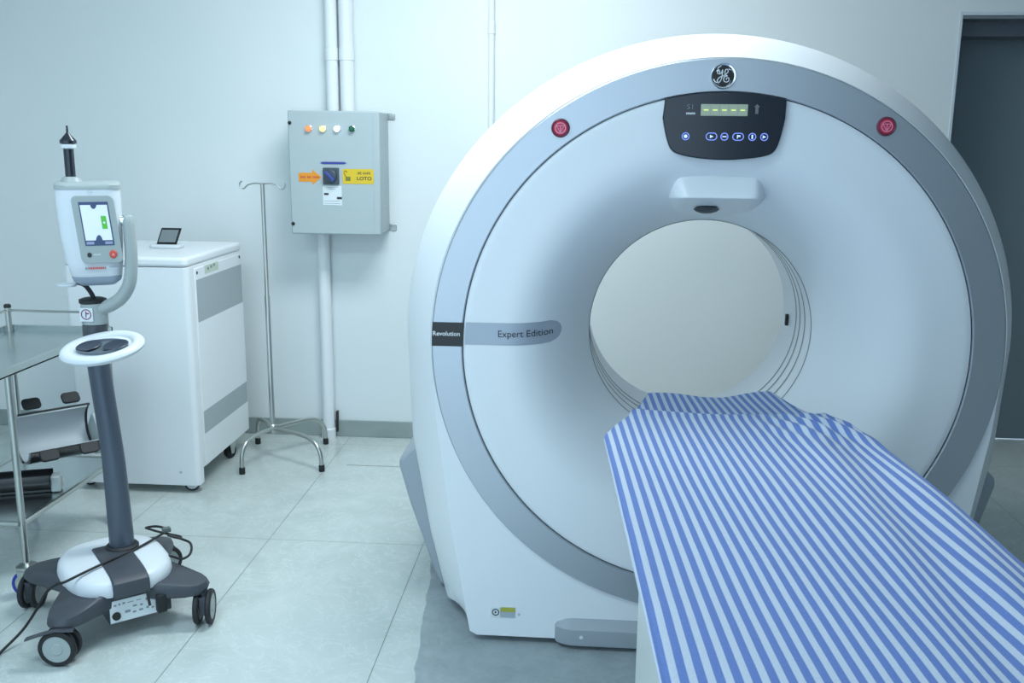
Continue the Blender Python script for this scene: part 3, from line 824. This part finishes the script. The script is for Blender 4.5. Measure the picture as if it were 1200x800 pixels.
# ------------------------------------------------------------------ head holders on the lower shelf
def holder(name, label, c, yaw, roll, shell, lining, s=1.0, pads=True, width=.20):
    H = thing(name, label, 'head holder', c)
    e = Matrix.Rotation(yaw, 4, 'Z') @ Matrix.Rotation(roll, 4, 'X')
    put = lambda v: Vector(c) + (e @ (v * s))
    n = 26; Rr = .082; L = width

    def cradle(r, x0, x1, t, a0=200, a1=-65):
        lo = []
        for k in range(n + 1):
            a = radians(a0 + (a1 - a0) * -1 * 0 + (360 - a0 + 360 + a1 - 360) * 0)
            a = radians(160 + (380 - 160) * k / n)
            lo.append([(x0, r * cos(a), .10 + r * sin(a)), (x1, r * cos(a), .10 + r * sin(a)), (x1, (r - t) * cos(a), .10 + (r - t) * sin(a)), (x0, (r - t) * cos(a), .10 + (r - t) * sin(a))])
        return MB().loft(lo)
    cradle(Rr, -L / 2, L / 2, .007).xf(put).build('shell', shell, H)
    cradle(Rr - .0075, -L / 2 - .004, L / 2 - .01, .004).xf(put).build('lining', lining, H)
    if pads:
        for yy, zz in ((-.088, .135), (.088, .135)):
            for xx in (-.065, .055):
                MB().prism(rrect(xx - .028, xx + .028, yy - .020 + (.012 if yy > 0 else -.012), yy + .020 + (.012 if yy > 0 else -.012), .012), 'XY', zz, zz + .010).xf(put).build('pad', RUBBER, H, bevel=.003)
    MB().box(-L / 2, L / 2, -.03, .03, .0, .02).xf(put).build('mounting_rail', shell, H, bevel=.003)
    MB().box(L / 2, L / 2 + .06, -.05, .05, .002, .11).xf(put).build('clamp_bracket', PLAST_G, H, bevel=.006)
    return H


h1 = holder('head_holder', 'grey curved head holder with black pads, lying topmost on the lower trolley shelf', (-1.975, 3.35, .374), radians(46), radians(42), SHELLD, LININGM, 1.15, True, .22)
h2 = holder('head_holder', 'dark head holder lying under the padded one on the lower trolley shelf', (-2.02, 3.16, .270), radians(20), radians(0), SHELLD, SHELLD, .55, False, .42)

# ------------------------------------------------------------------ contrast injector
PX, PY = -1.497, 2.87
J = thing('contrast_injector', 'white contrast injector with lit screen on a slate post and four-castor base', 'injector', (-1.495, 2.815, 0))
BC = Vector((-1.495, 2.815, 0)); ba = radians(40)
loc = lambda v: Vector((BC.x + v[0] * cos(ba) - v[1] * sin(ba), BC.y + v[0] * sin(ba) + v[1] * cos(ba), v[2]))
# star base
star = []
for q in range(4):
    a = radians(45 + 90 * q)
    for da, r in ((-45, .150), (-30, .178), (-18, .228), (-10, .288), (-6, .312), (0, .320), (6, .312), (10, .288), (18, .228), (30, .178)):
        star.append((r * cos(a + radians(da)), r * sin(a + radians(da))))
lo = []
for z_, k in ((.105, .93), (.112, .985), (.140, 1.0), (.158, .97), (.166, .90)):
    lo.append([loc((x * k, y * k, z_ - .018 * max(0, (hypot(x, y) - .2) / .13) * (1 if z_ > .13 else 0))) for x, y in star])
MB().loft(lo).build('base', PLAST_D, J, ang=40)


def sup(a, rx, ry, n=3.2):
    c, s = cos(a), sin(a)
    return (rx * math.copysign(abs(c) ** (2 / n), c), ry * math.copysign(abs(s) ** (2 / n), s))


lo = []
for z_, k in ((.150, .99), (.165, 1.02), (.185, 1.0), (.199, .95), (.206, .86), (.210, .6), (.212, .2)):
    lo.append([loc((*[q * k for q in sup(2 * pi * i / 64, .162, .192, 2.6)], z_)) for i in range(64)])
MB().loft(lo).build('hood', PLAST_W, J, ang=50)
lo = []
for y_, zt in ((-.203, .186), (-.200, .196), (-.19, .203), (-.17, .210), (-.14, .2145), (-.10, .2165), (-.04, .217), (.07, .217)):
    lo.append([loc((-.052, y_, .15)), loc((-.052, y_, zt - .004)), loc((-.047, y_, zt)), loc((.051, y_, zt)), loc((.056, y_, zt - .004)), loc((.056, y_, .15))])
MB().loft(lo).build('hood_strip', PLAST_D, J, ang=25)
pb = MB().box(-.066, .125, -.172, .0, .056, .136).xf(loc).build('power_unit', PLAST_D, J, bevel=.004)
pn = MB().box(-.062, .105, -.1755, -.172, .060, .132).xf(loc).build('socket_panel', LABELW, pb)
MB().lathe([(0, -.182), (.012, -.182), (.013, -.1755)], (-.044, 0, .082), 'Y', 20, False).xf(loc).build('knob', RUBBER, pn)
for k, (x, z, w, h_) in enumerate(((-.046, .103, .008, .006), (-.033, .104, .006, .006), (-.02, .105, .008, .006), (-.01, .075, .016, .008), (.01, .068, .010, .006), (.012, .088, .012, .005), (.03, .070, .012, .006), (.032, .086, .008, .006), (.05, .072, .008, .006), (.05, .100, .009, .009), (.065, .068, .006, .006), (.0, .104, .018, .002), (.025, .104, .014, .002))):
    MB().box(x - w / 2, x + w / 2, -.1765, -.1754, z + .014 - h_ / 2, z + .014 + h_ / 2).xf(loc).build('panel_mark', TEXTG, pn)
MB().box(.074, .104, -.202, -.1754, .066, .126).xf(loc).build('power_inlet', RUBBER, pn, bevel=.004)
# casters (front, right, left, back)
for (lx, ly), a in (((-.215, -.215), .10), ((.215, -.215), 1.75), ((-.215, .215), 1.65), ((.215, .215), .8)):
    p = loc((lx, ly, 0))
    f = caster(J, p.x + (.0 if a != .10 else -.0), p.y, .125, .056, .05, a, RUBBER, PLAST_G, twin=True, fork=PLAST_D)
    if a == .10:
        MB().tube([(p.x + .05, p.y - .008, .112), (p.x, p.y - .02, .115), (p.x - .05, p.y - .025, .10), (p.x - .085, p.y - .03, .088)], [(.004, .012)] * 3 + [(.004, .014)], 10).build('brake_pedal', PLAST_D, f)
# post, gentle bow as in life
pts = [(-1.493, PY, .14), (-1.494, PY, .274), (-1.497, PY, .42), (-1.500, PY, .523), (-1.507, PY, .62), (-1.514, PY, .705), (-1.523, PY, .82), (-1.526, PY, .90)]
MB().tube(spline(pts, 4), [.040 - .006 * min(1, i / 14) for i in range(29)], 28).build('post', POST, J)
MB().lathe([(.052, .210), (.052, .219), (.045, .226), (.040, .226)], (-1.493, PY, 0), 'Z', 32).build('post_collar', RUBBER, J)
# ring handle with cup holders
RC = Vector((-1.436, 2.735, .913))
RH = MB()
lo = []
for i in range(64):
    a = 2 * pi * i / 64; l = []
    for k in range(12):
        b = 2 * pi * k / 12
        rr = .1035 + .019 * cos(b)
        l.append((RC.x + rr * cos(a) * 1.0, RC.y + rr * sin(a) * .98, RC.z + .014 * sin(b)))
    lo.append(l)
lo.append(lo[0])
tl = Matrix.Rotation(radians(11), 3, 'X') @ Matrix.Rotation(radians(-3), 3, 'Y')
tilt = lambda v: RC + tl @ (Vector(v) - RC)
RHo = RH.loft(lo, True, False, False).xf(tilt).build('ring_handle', PLAST_W, J)
MB().lathe([(.0, -.004), (.086, -.004), (.089, 0.0), (.086, .003), (0, .003)], tuple(RC), 'Z', 48).xf(tilt).build('handle_web', PLAST_W, RHo)
dish = MB().lathe([(0, .003), (.074, .003), (.074, .012), (.069, .012), (.066, .006), (0, .006)], (0, 0, 0), 'Z', 40).xf(lambda v: tilt((RC.x + .004 + v.x * 1.05, RC.y - .008 + v.y * .74, RC.z + v.z))).build('cup_tray', mat('slate_blue', (.12, .15, .18), .4), RHo)
for dx in (-.040, .044):
    MB().lathe([(0, .0125), (.026, .0125), (.032, .0145), (.034, .0125)], (0, 0, 0), 'Z', 32, False).xf(lambda v: tilt((RC.x + .004 + dx + v.x * 1.05, RC.y - .008 + v.y * 1.2, RC.z + v.z))).build('cup_well', mat('well_dark', (.03, .04, .065), .4), dish)
# neck, swivel arm
MB().lathe([(.034, .875), (.037, .88), (.037, .955), (.034, .960)], (-1.526, PY, 0), 'Z', 32).build('neck', PLAST_D, J)
SWV = MB().lathe([(.036, .960), (.039, .963), (.039, 1.030), (.034, 1.036)], (-1.524, PY, 0), 'Z', 32).build('swivel', PLAST_G, J)
MB().lathe([(.0385, 1.026), (.041, 1.028), (.041, 1.038), (.03, 1.042)], (-1.526, PY, 0), 'Z', 32).build('swivel_cap', RUBBER, SWV)
MB().prism([(x, z) for x, z in rrect(-.023, .019, -.021, .021, .003)], 'XZ', 2.8285, 2.8315).xf(lambda v: (-1.527 + v.x, v.y, .995 + v.z)).build('round_sticker', LABELW, SWV)
sm = ring_flat(-1.529, .996, 2.8275, .0165, .001, .003)
sm.box(-1.531, -1.528, 2.8276, 2.8284, .986, 1.006).box(-1.528, -1.520, 2.8276, 2.8284, .997, 1.001).build('sticker_symbol', mat('plum', (.22, .04, .12), .5), SWV)
pts = [(-1.545, PY, 1.003), (-1.505, PY, 1.008), (-1.462, PY, 1.024), (-1.428, PY, 1.050), (-1.402, PY, 1.095), (-1.392, PY, 1.17), (-1.392, PY, 1.24), (-1.394, PY, 1.285), (-1.398, PY, 1.298)]
sp2 = spline(pts, 5); nn = len(sp2)
MB().tube(sp2, [(.022 - .006 * i / nn, .030 - .014 * i / nn) for i in range(nn - 5)] + [(.016, .016), (.016, .015), (.015, .014), (.012, .012), (.007, .007)], 20).xf(lambda v: v).build('support_arm', PLAST_G, J)
MB().lathe([(.016, -1.446), (.016, -1.405), (.013, -1.398)], (0, PY, 1.283), 'X', 24).build('tilt_joint', CHROME, J)
# head
HX = -1.505
def headloop(z, x0, x1, y0, y1, r):
    return [(a, b, z) for a, b in rrect(x0, x1, y0, y1, r, 6)]
hl = [headloop(1.108, -1.580, -1.432, 2.80, 2.96, .035), headloop(1.118, -1.588, -1.424, 2.79, 2.965, .038), headloop(1.16, -1.600, -1.418, 2.782, 2.97, .04),
      headloop(1.24, -1.612, -1.413, 2.778, 2.975, .04), headloop(1.34, -1.618, -1.412, 2.776, 2.975, .04), headloop(1.38, -1.617, -1.413, 2.778, 2.975, .04)]
HD = MB().loft(hl).build('injector_head', PLAST_W, J, ang=50)
MB().loft([headloop(1.38, -1.620, -1.410, 2.775, 2.978, .04), headloop(1.392, -1.620, -1.410, 2.775, 2.978, .04), headloop(1.400, -1.612, -1.418, 2.784, 2.97, .04)]).build('head_lid', PLAST_G, HD, ang=50)
MB().loft([headloop(1.086, -1.560, -1.450, 2.82, 2.94, .03), headloop(1.100, -1.583, -1.430, 2.797, 2.962, .035), headloop(1.114, -1.588, -1.424, 2.790, 2.965, .036)]).build('head_base', mat('blue_grey', (.32, .38, .46), .4), HD, ang=50)
FY = 2.776
bz = MB().prism([(x + (z - 1.25) * -.10, z) for x, z in rrect(-1.558, -1.424, 1.158, 1.362, .018)], 'XZ', FY - .004, FY + .02).build('bezel', PLAST_G, HD, bevel=.002)
hx = lambda x, z: x + (z - 1.25) * -.10
MB().prism([(hx(x, z), z) for x, z in ((-1.537, 1.212), (-1.444, 1.212), (-1.444, 1.343), (-1.537, 1.343))], 'XZ', FY - .0055, FY).build('screen_surround', SCRBLUE, bz)
scr = MB().prism([(hx(x, z), z) for x, z in ((-1.533, 1.228), (-1.448, 1.228), (-1.448, 1.334), (-1.533, 1.334))], 'XZ', FY - .0065, FY).build('screen', SCREENM, bz)
MB().prism([(hx(x, z), z) for x, z in ((-1.474, 1.262), (-1.457, 1.262), (-1.457, 1.301), (-1.474, 1.301))], 'XZ', FY - .0075, FY - .006).build('screen_bar', GREENB, scr)
MB().lathe([(0, FY - .008), (.0035, FY - .008), (.0035, FY - .007)], (hx(-1.4655, 1.28), 0, 1.281), 'Y', 12, False).build('bar_mark', TEXTW, scr)
MB().prism([(hx(-1.4905 + .010 * cos(radians(a)), 1.334), 1.336 + .014 * sin(radians(a))) for a in range(180, 361, 20)], 'XZ', FY - .0078, FY - .006).build('screen_tab', SCRBLUE, scr)
MB().prism([(hx(-1.4905 + .011 * cos(radians(a)), 1.228), 1.222 + .022 * sin(radians(a))) for a in range(0, 181, 20)], 'XZ', FY - .0078, FY - .006).build('screen_tab', SCRBLUE, scr)
for x in (-1.520, -1.461): MB().prism([(hx(a, 1.22), b) for a, b in ((x - .012, 1.216), (x + .012, 1.216), (x + .012, 1.224), (x - .012, 1.224))], 'XZ', FY - .0065, FY - .005).build('soft_key', mat('key_lilac', (.32, .36, .50), .4), bz)
MB().lathe([(0, FY - .010), (.010, FY - .010), (.0125, FY - .007), (.0125, FY)], (-1.447, 0, 1.185), 'Y', 24, False).build('red_button', mat('orange_red', (.62, .09, .05), .4), bz)
MB().prism([(-1.452, 1.181), (-1.442, 1.181), (-1.447, 1.190)], 'XZ', FY - .0108, FY - .0098).build('button_mark', PINK, bz)
MB().lathe([(0, FY - .007), (.007, FY - .007), (.008, FY)], (-1.523, 0, 1.184), 'Y', 16, False).build('sensor_dot', TEXTD, bz)
MB().box(-1.510, -1.487, FY - .0048, FY - .004, 1.184, 1.186).build('bezel_mark', LABELW, bz)
for k in range(11):
    x = -1.540 + k * .0062
    MB().box(x, x + .0046, FY - .0008, FY + .002, 1.140, 1.1465).build('brand_mark', TEXTG if k < 2 or k > 9 else TEXTR, HD)
for k in range(6):
    x = -1.462 + k * .0052
    MB().box(x, x + .0038, FY - .0008, FY + .002, 1.144, 1.148).build('brand_mark', TEXTG, HD)
ring_flat(-1.507, 1.371, FY + .0005, .0075, .001, .0015).box(-1.5115, -1.5025, FY + .0005, FY + .0015, 1.3700, 1.372).build('round_mark', VENTM, HD)
# drip tray under the head on its left, cable
MB().lathe([(0, 1.082), (.030, 1.082), (.034, 1.087), (.034, 1.091), (0, 1.091)], (-1.607, 2.86, 0), 'Z', 28).build('side_tray', PLAST_W, HD)
MB().tube(spline([(-1.560, 2.85, 1.092), (-1.535, 2.845, 1.085), (-1.520, 2.85, 1.062), (-1.514, 2.86, 1.035)], 6), .007, 10).build('head_cable', RUBBER, J)
# syringe column
SY = MB().lathe([(.0165, 1.395), (.0165, 1.500)], (-1.567, PY, 0), 'Z', 24).build('syringe_barrel', NAVY, HD)
MB().lathe([(.034, 1.398), (.036, 1.400), (.028, 1.412), (.018, 1.415)], (-1.567, PY, 0), 'Z', 24).build('syringe_socket', PLAST_G, SY)
MB().lathe([(.0165, 1.497), (.025, 1.500), (.025, 1.511), (.018, 1.513)], (-1.566, PY, 0), 'Z', 24).build('syringe_collar', PLAST_W, SY)
MB().lathe([(.027, 1.513), (.027, 1.522), (.008, 1.541), (.004, 1.546), (.003, 1.566)], (-1.566, PY, 0), 'Z', 24).build('syringe_tip', NAVY, SY)

# turn the head on its joint to face the operator
HP = Vector((-1.515, 2.875, 0)) - BC
MT = Matrix.Translation(HP) @ Matrix.Rotation(radians(25), 4, 'Z') @ Matrix.Diagonal((.88, .75, 1, 1)) @ Matrix.Translation(-HP)
for o in [HD] + list(HD.children_recursive): o.data.transform(MT)

# power cord
pts = [(-1.70, 2.30, .005), (-1.722, 2.44, .005), (-1.725, 2.54, .01), (-1.690, 2.60, .05), (-1.645, 2.615, .118), (-1.600, 2.600, .182), (-1.560, 2.595, .212), (-1.541, 2.597, .2165), (-1.512, 2.667, .218), (-1.475, 2.745, .221),
       (-1.437, 2.852, .216), (-1.405, 3.000, .213), (-1.420, 3.045, .205), (-1.470, 3.075, .200), (-1.500, 3.060, .200), (-1.470, 3.025, .210), (-1.415, 2.995, .213), (-1.362, 3.020, .19), (-1.355, 2.985, .20), (-1.385, 2.975, .213),
       (-1.345, 2.990, .195), (-1.318, 3.000, .175), (-1.296, 2.945, .165), (-1.303, 2.893, .168), (-1.336, 2.862, .19), (-1.352, 2.795, .195), (-1.336, 2.722, .185), (-1.330, 2.690, .15), (-1.318, 2.677, .11)]
o = MB().tube(spline(pts, 6), .0042, 8).build('power_cord', RUBBER, J)
MB().box(-.014, .014, -.010, .010, -.008, .008).xf(lambda v: (-1.400 + v.x * .8 - v.y * .6, 3.0 + v.x * .6 + v.y * .8, .222 + v.z)).build('cord_clip', mat('clip_green', (.10, .13, .12), .5), o, bevel=.003)

# tidy helper keys
for o in bpy.data.objects:
    if '_o' in o.keys(): del o['_o']
